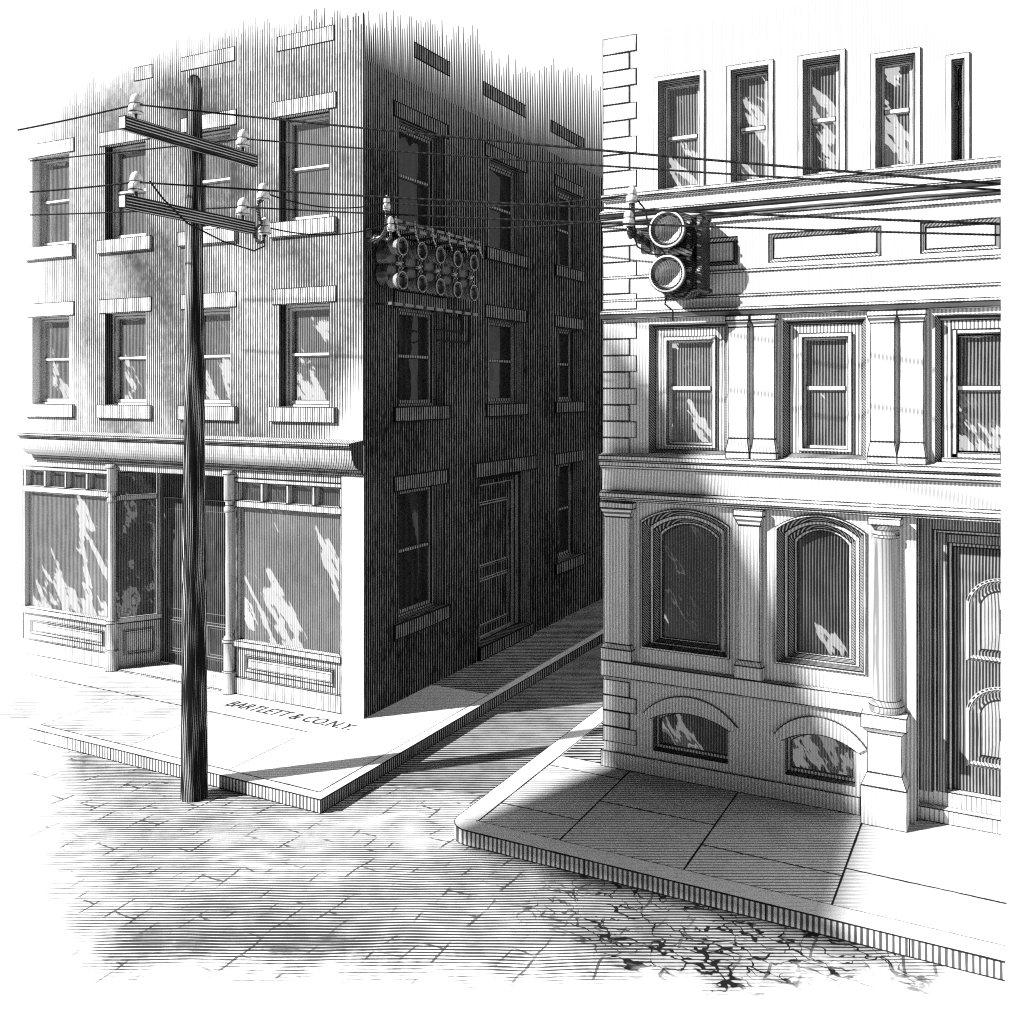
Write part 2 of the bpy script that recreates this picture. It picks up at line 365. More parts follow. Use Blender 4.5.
def apath(x0, x1, zb, zs, zc, n=14):
    """sill corner, jamb, (segmental) head, jamb, sill corner"""
    pts = [(x0, zb)]
    if zc - zs < 1e-4: pts += [(x0, zs), (x1, zs)]
    else:
        h = zc - zs; w = (x1 - x0) / 2; R = (w * w + h * h) / (2 * h); cx = (x0 + x1) / 2; cz = zc - R
        t = math.asin(w / R)
        for k in range(n + 1):
            q = -t + 2 * t * k / n
            pts.append((cx + R * math.sin(q), cz + R * math.cos(q)))
    pts.append((x1, zb))
    return pts
def ring(mb, pa, da, pb, db, mat, close=True, ink='bt'):
    n = len(pa)
    for i in range(n if close else n - 1):
        j = (i + 1) % n
        mb.quad((pa[i][0], da, pa[i][1]), (pa[j][0], da, pa[j][1]), (pb[j][0], db, pb[j][1]), (pb[i][0], db, pb[i][1]), mat, ink)
def nested(mb, x0, x1, zb, zs, zc, levels):
    """levels: (inset side, inset bottom, depth, material of the strip that leads here)"""
    prev = None
    for (ins, inb, d, mat) in levels:
        p = apath(x0 + ins, x1 - ins, zb + inb, zs - ins * (.9 if zc > zs else 1), zc - ins)
        if prev is not None: ring(mb, prev[0], prev[1], p, d, mat)
        prev = (p, d)
    return prev
def sash(mb, x0, x1, zb, zs, zc, d, w, rail, mat):
    """sash frame standing proud of the pane, with a meeting rail"""
    a = apath(x0, x1, zb, zs, zc); b = apath(x0 + w, x1 - w, zb + w * 1.3, zs - w, zc - w)
    ring(mb, a, d, b, d, mat); ring(mb, b, d, b, d + .03, mat)
    if rail: mb.box(x0 + w, x1 - w, d - .012, d + .03, rail - .028, rail + .028, mat, skip='lrk')
def pane(mb, x0, x1, zb, zs, zc, d, mat, split=None):
    p = apath(x0, x1, zb, zs, zc)
    if zc - zs < 1e-4:
        for a, b in ((zb, split), (split, zs)) if split else ((zb, zs),):
            mb.quad((x0, d, a), (x1, d, a), (x1, d, b), (x0, d, b), mat, 'tl')
    else: mb.ngon([(x, d, z) for x, z in p], mat)

# ------------------------------------------------------------------ camera, sun, sky
cam = bpy.data.cameras.new('camera'); co = bpy.data.objects.new('camera', cam); COL.objects.link(co)
co.location = (0, 0, 5.17); co.rotation_euler = (math.pi / 2, 0, A)
cam.sensor_fit = 'HORIZONTAL'; cam.sensor_width = 36; cam.lens = 36 * 973 / 1024
cam.shift_y = -(509 - 388) / 1024; cam.clip_end = 2000; cam.clip_start = .05
sc.camera = co
sd_ = Vector((SUN_AZ[0] * math.cos(SUN_EL), SUN_AZ[1] * math.cos(SUN_EL), -math.sin(SUN_EL)))
sl = bpy.data.lights.new('sun', 'SUN'); sl.energy = 4.0; sl.angle = math.radians(.9); sl.color = (1, 1, 1)
so = bpy.data.objects.new('sun', sl); COL.objects.link(so); so.rotation_euler = sd_.to_track_quat('-Z', 'Y').to_euler(); so.location = (-12, -12, 20)

w = bpy.data.worlds.new('World'); sc.world = w; w.use_nodes = True
nt = NT(w); nt.n.clear()
out = nt.new('ShaderNodeOutputWorld'); bg = nt.new('ShaderNodeBackground')
sky = nt.new('ShaderNodeTexSky', sky_type='NISHITA'); sky.sun_disc = False; sky.sun_elevation = SUN_EL
sky.sun_rotation = math.atan2(-SUN_AZ[0], -SUN_AZ[1])
bw = nt.new('ShaderNodeRGBToBW'); nt.l.new(sky.outputs[0], bw.inputs[0])
D = nt.new('ShaderNodeTexCoord').outputs['Generated']
sep = nt.new('ShaderNodeSeparateXYZ'); nt.l.new(D, sep.inputs[0])
north = nt.m('DIVIDE', nt.m('ADD', sep.outputs[1], .10), .2, clamp=True)         # white cloud bank over the roofs
cl = nt.noise(D, 3.2, 4.0, .6, (1, 1, 1.6))
cl = nt.m('DIVIDE', nt.m('SUBTRACT', cl, .60), .06, clamp=True)                    # unseen clouds, added for the panes to mirror
band_ = nt.m('SUBTRACT', 1.0, nt.m('DIVIDE', nt.m('SUBTRACT', sep.outputs[2], .08), .012, clamp=True))   # low bright band, made up to give the glass its white streaks
south = nt.m('ADD', nt.m('MULTIPLY', bw.outputs[0], .004), nt.m('MAXIMUM', nt.m('MULTIPLY', cl, .12), nt.m('MULTIPLY', band_, .50)))
zen = nt.m('SUBTRACT', 1.0, nt.m('MULTIPLY', nt.m('DIVIDE', nt.m('SUBTRACT', sep.outputs[2], .45), .35, clamp=True), .7))
val = nt.m('ADD', nt.m('MULTIPLY', north, .50), nt.m('MULTIPLY', nt.m('SUBTRACT', 1.0, north), south))
val = nt.m('MULTIPLY', val, zen)
nt.put(bg.inputs['Color'], val); bg.inputs['Strength'].default_value = 1.0
nt.l.new(bg.outputs[0], out.inputs[0])

sc.view_settings.view_transform = 'Standard'; sc.view_settings.look = 'None'
sc.view_settings.exposure = 1.24; sc.view_settings.gamma = 1.0; sc.view_settings.use_curve_mapping = False
sc.cycles.max_bounces = 5; sc.cycles.diffuse_bounces = 1; sc.cycles.glossy_bounces = 2
sc.cycles.use_denoising = False; sc.cycles.pixel_filter_type = 'BLACKMAN_HARRIS'; sc.cycles.filter_width = 1.15
sc.cycles.sample_clamp_indirect = 3.0

# ------------------------------------------------------------------ the setting
mb = MB(); mb.quad((-400, -300, -.004), (400, -300, -.004), (400, 500, -.004), (-400, 500, -.004), 'ground', '')
structure(mb, 'ground')
mb = MB(); mb.quad((-300, -300, .004), (300, -300, .004), (300, 3.6, .004), (-300, 3.6, .004), 'bounce_damper', '')  # unseen dark sheet added to cut light bounced onto the fronts
structure(mb, 'ground')
mb = MB(); mb.quad((-40, -1.0, 0), (30, -1.0, 0), (30, 9.6, 0), (-40, 9.6, 0), 'road', '')
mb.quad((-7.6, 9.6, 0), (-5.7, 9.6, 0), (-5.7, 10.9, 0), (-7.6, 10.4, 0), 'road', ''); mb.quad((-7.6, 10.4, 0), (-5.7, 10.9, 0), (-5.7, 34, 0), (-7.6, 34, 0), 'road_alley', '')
structure(mb, 'road')

KX, KY = -7.53, 9.39                                    # left pavement corner
mb = MB()
xs = [-30, -16.4, -14.7, -12.9, -11.05, -9.2, KX - .16]
for i, (a, b) in enumerate(zip(xs, xs[1:])):
    mt = 'flag_pale' if i >= 4 else 'flag_pale_worn'
    sp = 11.15 if i < 5 else 10.9
    mb.quad((a, KY + .16, .17), (b, KY + .16, .17), (b, sp, .17), (a, sp, .17), mt, ('l' if i < 3 else 'bl') if i != 5 else 'lbr', sv=.45)
    mb.quad((a, sp, .17), (b, sp, .17), (b, 12.75, .17), (a, 12.75, .17), mt, 'b' if i < 5 else '', sv=.45)
ys = [12.75, 13.9, 16.4, 18.9, 21.4, 23.9, 26.4, 34]
for i, (a, b) in enumerate(zip(ys, ys[1:])):
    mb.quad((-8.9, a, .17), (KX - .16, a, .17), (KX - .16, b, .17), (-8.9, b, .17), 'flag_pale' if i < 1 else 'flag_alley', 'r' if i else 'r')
structure(mb, 'pavement')
mb = MB()
mb.quad((-30, KY, 0), (KX, KY, 0), (KX, KY, .172), (-30, KY, .172), 'kerb', 'tbr')
for x in (-12.6, -11.2, -9.75, -8.9): mb.quad((x, KY - .002, 0), (x + .012, KY - .002, 0), (x + .012, KY - .002, .172), (x, KY - .002, .172), 'paint_black', '')
mb.quad((-30, KY, .172), (KX, KY, .172), (KX, KY + .16, .172), (-30, KY + .16, .172), 'kerb_top', 'br')
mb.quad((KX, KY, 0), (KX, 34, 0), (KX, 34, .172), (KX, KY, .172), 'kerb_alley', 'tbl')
mb.quad((KX - .16, KY + .16, .172), (KX, KY + .16, .172), (KX, 34, .172), (KX - .16, 34, .172), 'kerb_top', 'lr')
structure(mb, 'kerb')

# right pavement: flags, with a rounded kerb corner
JX, JY, JR = -5.83, 9.5, .28
mb = MB()
def flags(cols):
    for (a, b, rows, mt) in cols:
        for (c, d, m2) in rows: mb.quad((a, c, .17), (b, c, .17), (b, d, .17), (a, d, .17), m2 or mt, 'tl' if b > -1 else 'tlr', sv=.45)
flags([(-5.55, -4.52, [(9.78, 10.35, 'flag_shaded'), (10.35, 11.68, 'flag_shaded'), (11.68, 12.05, 'flag_pale')], 'flag_shaded'),
       (-4.52, -3.1, [(9.78, 10.95, None), (10.95, 12.05, None)], 'flag_shaded'),
       (-3.1, -1.62, [(9.78, 10.42, None), (10.42, 12.05, None)], 'flag_shaded'),
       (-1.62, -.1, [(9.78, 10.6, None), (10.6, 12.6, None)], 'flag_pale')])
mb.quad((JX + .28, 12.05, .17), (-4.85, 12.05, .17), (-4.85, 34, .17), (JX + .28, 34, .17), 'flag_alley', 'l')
structure(mb, 'pavement')
mb = MB()
arc = [(JX + JR - JR * math.cos(t), JY + JR - JR * math.sin(t)) for t in [math.pi / 2 * k / 10 for k in range(11)]]
arc_in = [(JX + .28 - .02 * math.cos(t), JY + .28 - .02 * math.sin(t)) for t in [math.pi / 2 * k / 10 for k in range(11)]]
for (p, q, pi, qi) in zip(arc, arc[1:], arc_in, arc_in[1:]):
    mb.quad((*p, 0), (*q, 0), (*q, .172), (*p, .172), 'kerb', 'tb')
    mb.quad((*p, .172), (*q, .172), (*qi, .172), (*pi, .172), 'kerb_top', 'bt')
mb.quad((JX + JR, JY, 0), (-.12, JY, 0), (-.12, JY, .172), (JX + JR, JY, .172), 'kerb', 'tb')
for x in (-4.1, -2.2, -.9): mb.quad((x, JY - .002, 0), (x + .012, JY - .002, 0), (x + .012, JY - .002, .172), (x, JY - .002, .172), 'paint_black', '')
mb.quad((JX + JR, JY, .172), (-.12, JY, .172), (-.12, JY + .28, .172), (JX + JR, JY + .28, .172), 'kerb_top', 'bt')
mb.quad((JX, JY + JR, 0), (JX, 34, 0), (JX, 34, .172), (JX, JY + JR, .172), 'kerb_alley', 'tb')
mb.quad((JX, JY + JR, .172), (JX + .28, JY + JR, .172), (JX + .28, 34, .172), (JX, 34, .172), 'kerb_top', 'lr')
mb.quad((-.12, JY, 0), (9, JY, 0), (9, JY, .171), (-.12, JY, .171), 'plain_wall', ''); mb.quad((-.12, JY, .171), (9, JY, .171), (9, 12.1, .171), (-.12, 12.1, .171), 'plain_wall', '')
structure(mb, 'kerb')

# ------------------------------------------------------------------ the brick corner building
FY, SX = 12.0, -8.8
TF = lambda p: (p[0], FY + p[1], p[2])                  # street front: u = x, depth = y
TS = lambda p: (SX - p[1], p[0], p[2])                  # alley side: u = y, depth = -x
bb = thing('brick_building', 'brick corner building with a glazed shopfront, lintelled sash windows and a dark alley side', 'building', (-12.5, 12.2, .17))

FW = [(-16.42, -15.40), (-14.45, -13.43), (-12.46, -11.49), (-10.45, -9.46)]
rows_f = [(7.80, 9.48), (4.87, 6.50)]
ops = [(a, b, c, d) for a, b in FW for c, d in rows_f]
LX = -16.95
mb = MB(TF)
wall_panel(mb, LX, SX, 4.30, 10.3, ops, 'brick_front', 'reveal_shade', .17, True)
def top_prof(pts, u):
    for (a, h), (b, k) in zip(pts, pts[1:]):
        if a <= u <= b: return h + (k - h) * (u - a) / (b - a)
    return pts[-1][1]
def ragged(mb, u0, u1, zb, pts, mat, step, rnd):
    u = u0
    while u < u1:
        wd = step * random.uniform(.35, .95)
        h = top_prof(pts, u) + random.uniform(-rnd, rnd * .4)
        if random.random() < .12: h -= random.uniform(0, rnd)
        h = max(h, zb + .02); e = min(u + wd, u1)
        mb.quad((u, 0, zb), (e, 0, zb), (e, 0, h), (u, 0, h), mat, '')
        u += wd + (step * random.uniform(0.0, .10))
ragged(mb, LX, SX, 10.3, [(-17.2, 10.3), (-15.6, 10.45), (-14.5, 10.7), (-13, 11.2), (-11, 11.1), (-9.3, 10.95), (-8.8, 10.95)], 'brick_front', .07, .22)
mb.quad((SX - .02, -.003, 4.3), (SX, -.003, 4.3), (SX, -.003, 10.85), (SX - .02, -.003, 10.85), 'paint_black', '')
mb.build('front_wall', bb)
mb = MB(TF)                                                  # flat front strip between shopfront and cornice, and the white corner pier
mb.box(-9.22, SX - .001, -.012, .3, .17, 3.84, 'pier_white', 'l', skip='kr')
mb.quad((SX, -.012, .17), (SX, 0, .17), (SX, 0, 3.84), (SX, -.012, 3.84), 'pier_white', '')
mb.build('corner_pier', bb)
mb = MB(TF)
mb.box(LX, -9.222, .015, .3, 3.703, 3.856, 'shop_dark', 'b', skip='k')
mb.box(LX, -16.722, .01, .3, .17, 3.70, 'pier_white', '', skip='k')
mb.build('fascia_board', bb)

SW = [(12.93, 14.30), (15.90, 17.32), (18.95, 20.18), (23.0, 24.4)]
rows_s = [(7.80, 9.48), (4.87, 6.48), (1.42, 3.52)]
ops = [(a, b, c, d) for i, (a, b) in enumerate(SW) for k, (c, d) in enumerate(rows_s) if not (i == 1 and k == 2)]
door_op = (15.55, 17.58, .42, 3.52)
mb = MB(TS)
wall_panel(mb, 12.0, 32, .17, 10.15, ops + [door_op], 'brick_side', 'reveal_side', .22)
u = 12.0; SP = [(12, 10.85), (13, 11.2), (14.5, 11.5), (15.4, 11.8), (15.7, 11.4), (17.6, 11.75), (19, 12.3), (21.3, 12.45), (32, 12.6)]
while u < 32:
    st_ = .056 * (u - 6) / 6
    h = top_prof(SP, u) + random.uniform(-.30, .05) - (random.uniform(0, .4) if random.random() < .25 else 0)
    zs_ = [10.15 + (h - 10.15) * q / 7 for q in range(8)]; ks = [1.0 - .72 * (q / 7) ** 1.5 for q in range(8)]
    for q in range(7):                                    # each stroke thins out upwards
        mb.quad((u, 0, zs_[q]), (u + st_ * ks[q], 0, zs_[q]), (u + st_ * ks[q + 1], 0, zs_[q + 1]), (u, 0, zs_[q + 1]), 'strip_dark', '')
    u += st_
mb.build('side_wall', bb)

def lintel(T, name, parent, u0, u1, z0, z1, mat, proud=.015, back=.10):
    m_ = MB(T); m_.box(u0, u1, -proud, back, z0, z1, mat, skip='k'); return m_.build(name, parent)
def sash_window(T, parent, u0, u1, z0, z1, depth, mat, gmat, lmat, left_lining=.0):
    m_ = MB(T)
    nested(m_, u0, u1, z0, z1, z1, [(0, 0, depth - .03, None), (.05, .04, depth - .03, mat), (.05, .04, depth, mat)])
    mid = (z0 + z1) / 2 + .02
    sash(m_, u0 + .05, u1 - .05, z0 + .04, z1 - .05, z1 - .05, depth, .05, mid, mat)
    wn = m_.build('window', parent)
    m_ = MB(T); pane(m_, u0 + .09, u1 - .09, z0 + .09, z1 - .09, z1 - .09, depth + .025, gmat, mid); m_.build('pane', wn)
    lintel(T, 'lintel', wn, u0 - .14, u1 + .14, z1 - .004, z1 + .25, lmat)
    lintel(T, 'sill', wn, u0 - .17, u1 + .15, z0 - .24, z0 + .004, lmat, .05)
    return wn
for a, b in FW:
    for c, d in rows_f: sash_window(TF, bb, a, b, c, d, .19, 'sash_white', 'glass_front', 'lintel_front')
for x0, x1 in ((-13.72, -13.25), (-12.6, -11.38), (-10.5, -9.35)): lintel(TF, 'lintel', bb, x0, x1, 10.52, 10.76, 'lintel_front', .008, .01)
for i, (a, b) in enumerate(SW):
    for k, (c, d) in enumerate(rows_s):
        if i == 1 and k == 2: continue
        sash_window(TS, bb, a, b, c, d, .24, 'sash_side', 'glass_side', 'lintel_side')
for y0, y1 in ((13.36, 14.5), (15.68, 17.44), (18.6, 20.37)): lintel(TS, 'lintel', bb, y0, y1, 10.58, 10.84, 'lintel_side', .012, .0)

# alley door
mb = MB(TS); a, b, c, d = door_op
nested(mb, a, b, c, d, d, [(0, 0, .2, None), (.1, 0, .2, 'reveal_side'), (.1, 0, .26, 'door_side'), (.2, .02, .26, 'door_side'), (.2, .02, .3, 'door_side')])
fr_ = mb.build('door_frame', bb)
mb = MB(TS); mb.quad((a + .2, .3, c + .02), (b - .2, .3, c + .02), (b - .2, .3, d - .2), (a + .2, .3, d - .2), 'door_side', 'brtl')
for z0, z1 in ((.62, 1.55), (1.75, 3.0)):
    nested(mb, a + .38, b - .38, z0, z1, z1, [(0, 0, .298, None), (.05, .05, .27, 'door_side'), (.1, .1, .32, 'door_side')])
mb.build('door', fr_)
mb = MB(TS); mb.box(a - .05, b + .1, -.06, .2, .17, .424, 'lintel_side', skip='k'); mb.build('doorstep', bb)
lintel(TS, 'lintel', bb, 15.36, 17.93, 3.516, 3.80, 'lintel_side')

# shop cornice: projecting ledge over a big ovolo
mb = MB(TF)
prof = [(0, 4.38), (-.37, 4.345), (-.37, 4.30), (-.33, 4.28), (-.32, 4.25)]
for k in range(1, 8):
    t = math.pi / 2 * k / 7
    prof.append((-.32 + .25 * (1 - math.cos(t)), 4.25 - .32 * math.sin(t)))
prof += [(-.08, 3.88), (-.03, 3.87), (-.03, 3.825), (0, 3.82)]
inks = ['bt', 'bt', 'bt', 'bt', 'b'] + [''] * 6 + ['bt', 'bt', 'bt', '']
mb.sweep_x(-16.35, SX - .003, prof, 'shop_paint', inks=inks[:len(prof) - 1], cap=False)
mb.ngon([(SX - .003, y, z) for y, z in prof], 'reveal_shade')  # end cap in the dark reveal colour, its shade painted on
mb.build('cornice', bb)

# shopfront: two windows, two slim columns, recessed entrance
def shop_window(x0, x1, parent):
    m_ = MB(TF)
    m_.box(x0, x1, .0, .25, .17, .45, 'shop_paint', skip='k')                                  # base
    m_.box(x0, x1, .03, .25, .45, .95, 'shop_dark', skip='k')                                  # panel board
    nested(m_, x0 + .22, x1 - .14, .55, .84, .84, [(0, 0, .028, None), (.02, .02, .0, 'shop_dark'), (.06, .06, .03, 'shop_dark'), (.10, .09, .015, 'shop_paint')])
    m_.quad((x0 + .32, .015, .64), (x1 - .24, .015, .64), (x1 - .24, .015, .74), (x0 + .32, .015, .74), 'shop_paint', '')
    m_.box(x0, x1, -.03, .25, .95, 1.05, 'shop_paint', skip='k')                               # sill rail
    for z0, z1 in ((3.22, 3.33), (3.63, 3.70)): m_.box(x0, x1, .02, .25, z0, z1, 'shop_paint', skip='k')
    for xa, xb in ((x0, x0 + .05), (x1 - .06, x1)): m_.box(xa, xb, .022, .25, 1.05, 3.22, 'shop_paint', skip='k')
    n = 4
    for k in range(n + 1):
        x = x0 + .04 + (x1 - x0 - .08) * k / n
        m_.box(x - .03, x + .03, .03, .2, 3.33, 3.63, 'shop_paint', skip='k')
    s_ = m_.build('shop_window', parent)
    m_ = MB(TF)
    m_.quad((x0 + .05, .11, 1.05), (x1 - .06, .11, 1.05), (x1 - .06, .11, 3.22), (x0 + .05, .11, 3.22), 'glass_shop', 'brtl'); m_.build('pane', s_)
    m_ = MB(TF); m_.quad((x0 + .05, .13, 3.33), (x1 - .05, .13, 3.33), (x1 - .05, .13, 3.63), (x0 + .05, .13, 3.63), 'glass_arch', 'brtl'); m_.build('transom_pane', s_)
shop_window(-11.41, -9.22, bb); shop_window(-16.72, -14.36, bb)
def slim_column(x, parent):
    m_ = MB()
    o = (x, 11.99, 0)
    m_.lathe([(.115, .17), (.115, .52), (.10, .54)], 'shop_paint', 20, o=o, ring=(0, 1))
    m_.lathe([(.095, .54), (.095, .98), (.11, 1.0), (.11, 1.05), (.085, 1.08), (.062, 1.12), (.062, 3.12), (.08, 3.14), (.085, 3.2), (.062, 3.24), (.062, 3.3),
              (.09, 3.33), (.09, 3.72), (.105, 3.75), (.105, 3.82)], 'shop_paint', 20, o=o, ring=(0, 2, 3, 7, 9, 11, 13))
    return m_.build('column', parent)
slim_column(-14.26, bb); slim_column(-11.50, bb)

def entry_return(xa, ya, xb, yb, parent):
    """splayed side window of the entrance recess"""
    L = math.hypot(xb - xa, yb - ya); ux, uy = (xb - xa) / L, (yb - ya) / L
    T = lambda p: (xa + ux * p[0] + uy * -p[1], ya + uy * p[0] + ux * p[1], p[2])
    m_ = MB(T)
    m_.quad((0, 0, .17), (L, 0, .17), (L, 0, .98), (0, 0, .98), 'shop_dark', 'brtl')
    nested(m_, .12, L - .12, .40, .86, .86, [(0, 0, -.002, None), (.03, .03, -.02, 'shop_dark'), (.07, .07, -.002, 'shop_dark')])
    m_.quad((0, 0, .98), (L, 0, .98), (L, 0, 1.08), (0, 0, 1.08), 'shop_paint', 'bt')
    m_.quad((0, 0, 3.16), (L, 0, 3.16), (L, 0, 3.26), (0, 0, 3.26), 'shop_paint', 'bt')
    m_.quad((0, 0, 3.66), (L, 0, 3.66), (L, 0, 3.86), (0, 0, 3.86), 'shop_dark', 'b')
    m_.quad((L - .08, -.002, 1.08), (L, -.002, 1.08), (L, -.002, 3.66), (L - .08, -.002, 3.66), 'shop_dark', 'lr')
    r_ = m_.build('entrance_window', parent)
    m_ = MB(T); m_.quad((0, .02, 1.08), (L - .08, .02, 1.08), (L - .08, .02, 3.16), (0, .02, 3.16), 'glass_entry', 'brtl')
    m_.quad((0, .02, 3.26), (L - .08, .02, 3.26), (L - .08, .02, 3.66), (0, .02, 3.66), 'glass_entry', 'brtl'); m_.build('pane', r_)
entry_return(-14.22, 12.04, -13.84, 12.72, bb); entry_return(-11.54, 12.04, -11.92, 12.72, bb)
mb = MB()
mb.quad((-13.84, 12.72, .2), (-11.92, 12.72, .2), (-11.92, 12.72, 3.86), (-13.84, 12.72, 3.86), 'shop_door', 'brtl')
TD = lambda p: (p[0], 12.72 + p[1], p[2])
m2 = MB(TD)
for x0, x1 in ((-13.75, -12.95), (-12.85, -12.0)):
    m2.quad((x0, -.02, .22), (x1, -.02, .22), (x1, -.02, 3.2), (x0, -.02, 3.2), 'shop_door', 'lrt')
    nested(m2, x0 + .12, x1 - .12, 1.2, 3.0, 3.0, [(0, 0, -.022, None), (.05, .05, -.002, 'shop_door')])
    nested(m2, x0 + .12, x1 - .12, .4, 1.05, 1.05, [(0, 0, -.022, None), (.05, .05, -.04, 'shop_door'), (.1, .1, -.024, 'shop_door')])
bk = mb.build('entrance_back', bb); m2.build('shop_door', bk)
mb = MB(); mb.box(-14.2, -11.55, 12.0, 12.7, .17, .20, 'step_stone', skip='ku'); mb.build('threshold', bb)
mb = MB(); mb.quad((-14.3, 12.0, 3.855), (-11.4, 12.0, 3.855), (-11.4, 12.75, 3.855), (-14.3, 12.75, 3.855), 'shop_dark', ''); mb.build('entrance_ceiling', bb)

# ------------------------------------------------------------------ the stone building
RX0, RX1 = -4.9, -.19
sb = thing('stone_building', 'pale stone building with quoined corner, arched windows and a column beside its panelled door', 'building', (-2.5, 12.3, .17))
tops = [(-4.20, -3.53, 9.18), (-3.25, -2.67, 9.18), (-2.38, -1.83, 9.17), (-1.555, -1.01, 9.06), (-.75, -.50, 8.92)]
two = [(-4.27, -3.24), (-2.56, -1.60), (-.86, RX1)]
pans = [(-3.66, -3.11), (-2.74, -1.43), (-1.02, RX1)]
arch1 = (-4.38, -3.21, 1.79, 3.45, 3.63); arch2 = (-2.655, -1.60, 1.82, 3.48, 3.66)
bas1 = (-4.215, -3.234, .48, .90, 1.03); bas2 = (-2.535, -1.72, .48, .90, 1.03)
mb = MB(TF)
ops = [(a, b, 7.70, h) for a, b, h in tops] + [(a, b, 4.33, 6.00) for a, b in two] + [(a, b, 6.70, 7.06) for a, b in pans]
wall_panel(mb, RX0, RX1, 3.70, 9.79, ops, 'stone', 'stone', .0)
ops = [(o[0], o[1], o[2], o[4], 1) for o in (arch1, arch2, bas1, bas2)]
wall_panel(mb, RX0, -1.06, .17, 3.70, ops, 'stone', 'stone', .0)
for o in (arch1, arch2, bas1, bas2):                    # spandrels over the segmental heads
    p = apath(*o)[1:-1]
    for q, r in zip(p, p[1:]): mb.quad((q[0], 0, q[1]), (r[0], 0, r[1]), (r[0], 0, o[4]), (q[0], 0, o[4]), 'stone', '')
mb.quad((RX1, -.17, .0), (9, -.17, 0), (9, -.17, 9.79), (RX1, -.17, 9.79), 'plain_wall', ''); mb.quad((RX1, -.17, 0), (RX1, .02, 0), (RX1, .02, 9.79), (RX1, -.17, 9.79), 'plain_wall', '')
mb.quad((RX0, 0, .17), (RX0, 8, .17), (RX0, 8, 9.79), (RX0, 0, 9.79), 'stone', 'r')
mb.quad((RX0, 0, 9.79), (-.6, 0, 9.79), (-1.6, 8, 9.79), (RX0, 8, 9.79), 'stone', '')
mb.quad((RX1, .7, .17), (RX1 - .9, 8, .17), (RX1 - .9, 8, 9.79), (RX1, .7, 9.79), 'stone', '')
mb.quad((RX0, 8, .17), (RX1 - .9, 8, .17), (RX1 - .9, 8, 9.79), (RX0, 8, 9.79), 'stone', '')
mb.build('wall', sb)

def quoins(z0, z1, n, start):
    h = (z1 - z0) / n
    for k in range(n):
        L = .46 if (k + start) % 2 else .365
        m_ = MB(); m_.box(RX0 - .012, RX0 + L, FY - .012, FY + .3, z0 + k * h + .002, z0 + (k + 1) * h - .002, 'stone', skip='k'); m_.build('quoin', sb)
quoins(.50, 1.32, 4, 1); quoins(4.30, 6.03, 8, 0); quoins(6.2, 7.24, 5, 1); quoins(7.80, 9.79, 9, 1)

# top floor windows
for i, (a, b, h) in enumerate(tops):
    m_ = MB(TF)
    nested(m_, a, b, 7.70, h, h, [(0, 0, -.025, None), (.065, .02, -.025, 'stone'), (.095, .03, .12, 'stone_splay'), (.105, .04, .14, 'sash_white')])
    ring(m_, apath(a, b, 7.7, h, h), -.025, apath(a, b, 7.7, h, h), .0, 'stone')
    sash(m_, a + .105, b - .105, 7.74, h - .105, h - .105, .14, .032, 8.40, 'sash_white')
    wn = m_.build('window', sb)
    m_ = MB(TF); pane(m_, a + .13, b - .13, 7.77, h - .13, h - .13, .165, 'glass_top', 8.40); m_.build('pane', wn)
# second floor windows
for i, (a, b) in enumerate(two):
    cut = b >= RX1 - .01; bb_ = b + (.5 if cut else 0)
    m_ = MB(TF)
    if not cut:
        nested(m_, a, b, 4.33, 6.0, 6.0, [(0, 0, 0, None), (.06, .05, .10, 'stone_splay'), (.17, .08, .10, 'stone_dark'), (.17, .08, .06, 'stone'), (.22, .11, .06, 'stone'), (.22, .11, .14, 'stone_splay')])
        sash(m_, a + .22, b - .22, 4.44, 5.78, 5.78, .14, .03, 5.17, 'sash_white')
    else:
        e = RX1 - .002
        m_.quad((a, 0, 4.33), (a + .06, .1, 4.33), (a + .06, .1, 6), (a, 0, 6), 'stone_splay', 'lr')
        m_.quad((a, 0, 6), (e, 0, 6), (e, .1, 5.94), (a + .06, .1, 5.94), 'stone_splay', 'bt')
        m_.quad((a + .06, .1, 4.33), (a + .17, .1, 4.33), (a + .17, .1, 5.94), (a + .06, .1, 5.94), 'stone_dark', 'lr')
        m_.quad((a + .17, .1, 5.83), (e, .1, 5.83), (e, .1, 5.94), (a + .17, .1, 5.94), 'stone_dark', 'bt')
        m_.box(a + .17, a + .22, .06, .14, 4.42, 5.83, 'stone', skip='k'); m_.box(a + .22, e, .06, .14, 5.78, 5.83, 'stone', skip='kl')
        m_.box(a + .22, e, .06, .14, 4.38, 4.44, 'stone', skip='kl'); m_.box(a + .22, e, .125, .17, 5.14, 5.2, 'sash_white', skip='kl')
        m_.box(a + .06, e, .02, .12, 4.33, 4.38, 'stone', skip='kl')
    wn = m_.build('window', sb)
    m_ = MB(TF); pane(m_, a + .24, (RX1 - .004 if cut else b - .24), 4.46, 5.76, 5.76, .165, 'glass_stone', 5.17); m_.build('pane', wn)
# frieze panels
for a, b in pans:
    m_ = MB(TF)
    nested(m_, a, b, 6.70, 7.06, 7.06, [(0, 0, 0, None), (.012, .01, .0, 'stone'), (.055, .05, .05, 'stone_dark'), (.06, .055, .05, 'stone')])
    m_.quad((a + .06, .05, 6.755), (b - .06, .05, 6.755), (b - .06, .05, 7.0), (a + .06, .05, 7.0), 'stone', 'brtl'); m_.build('frieze_panel', sb)
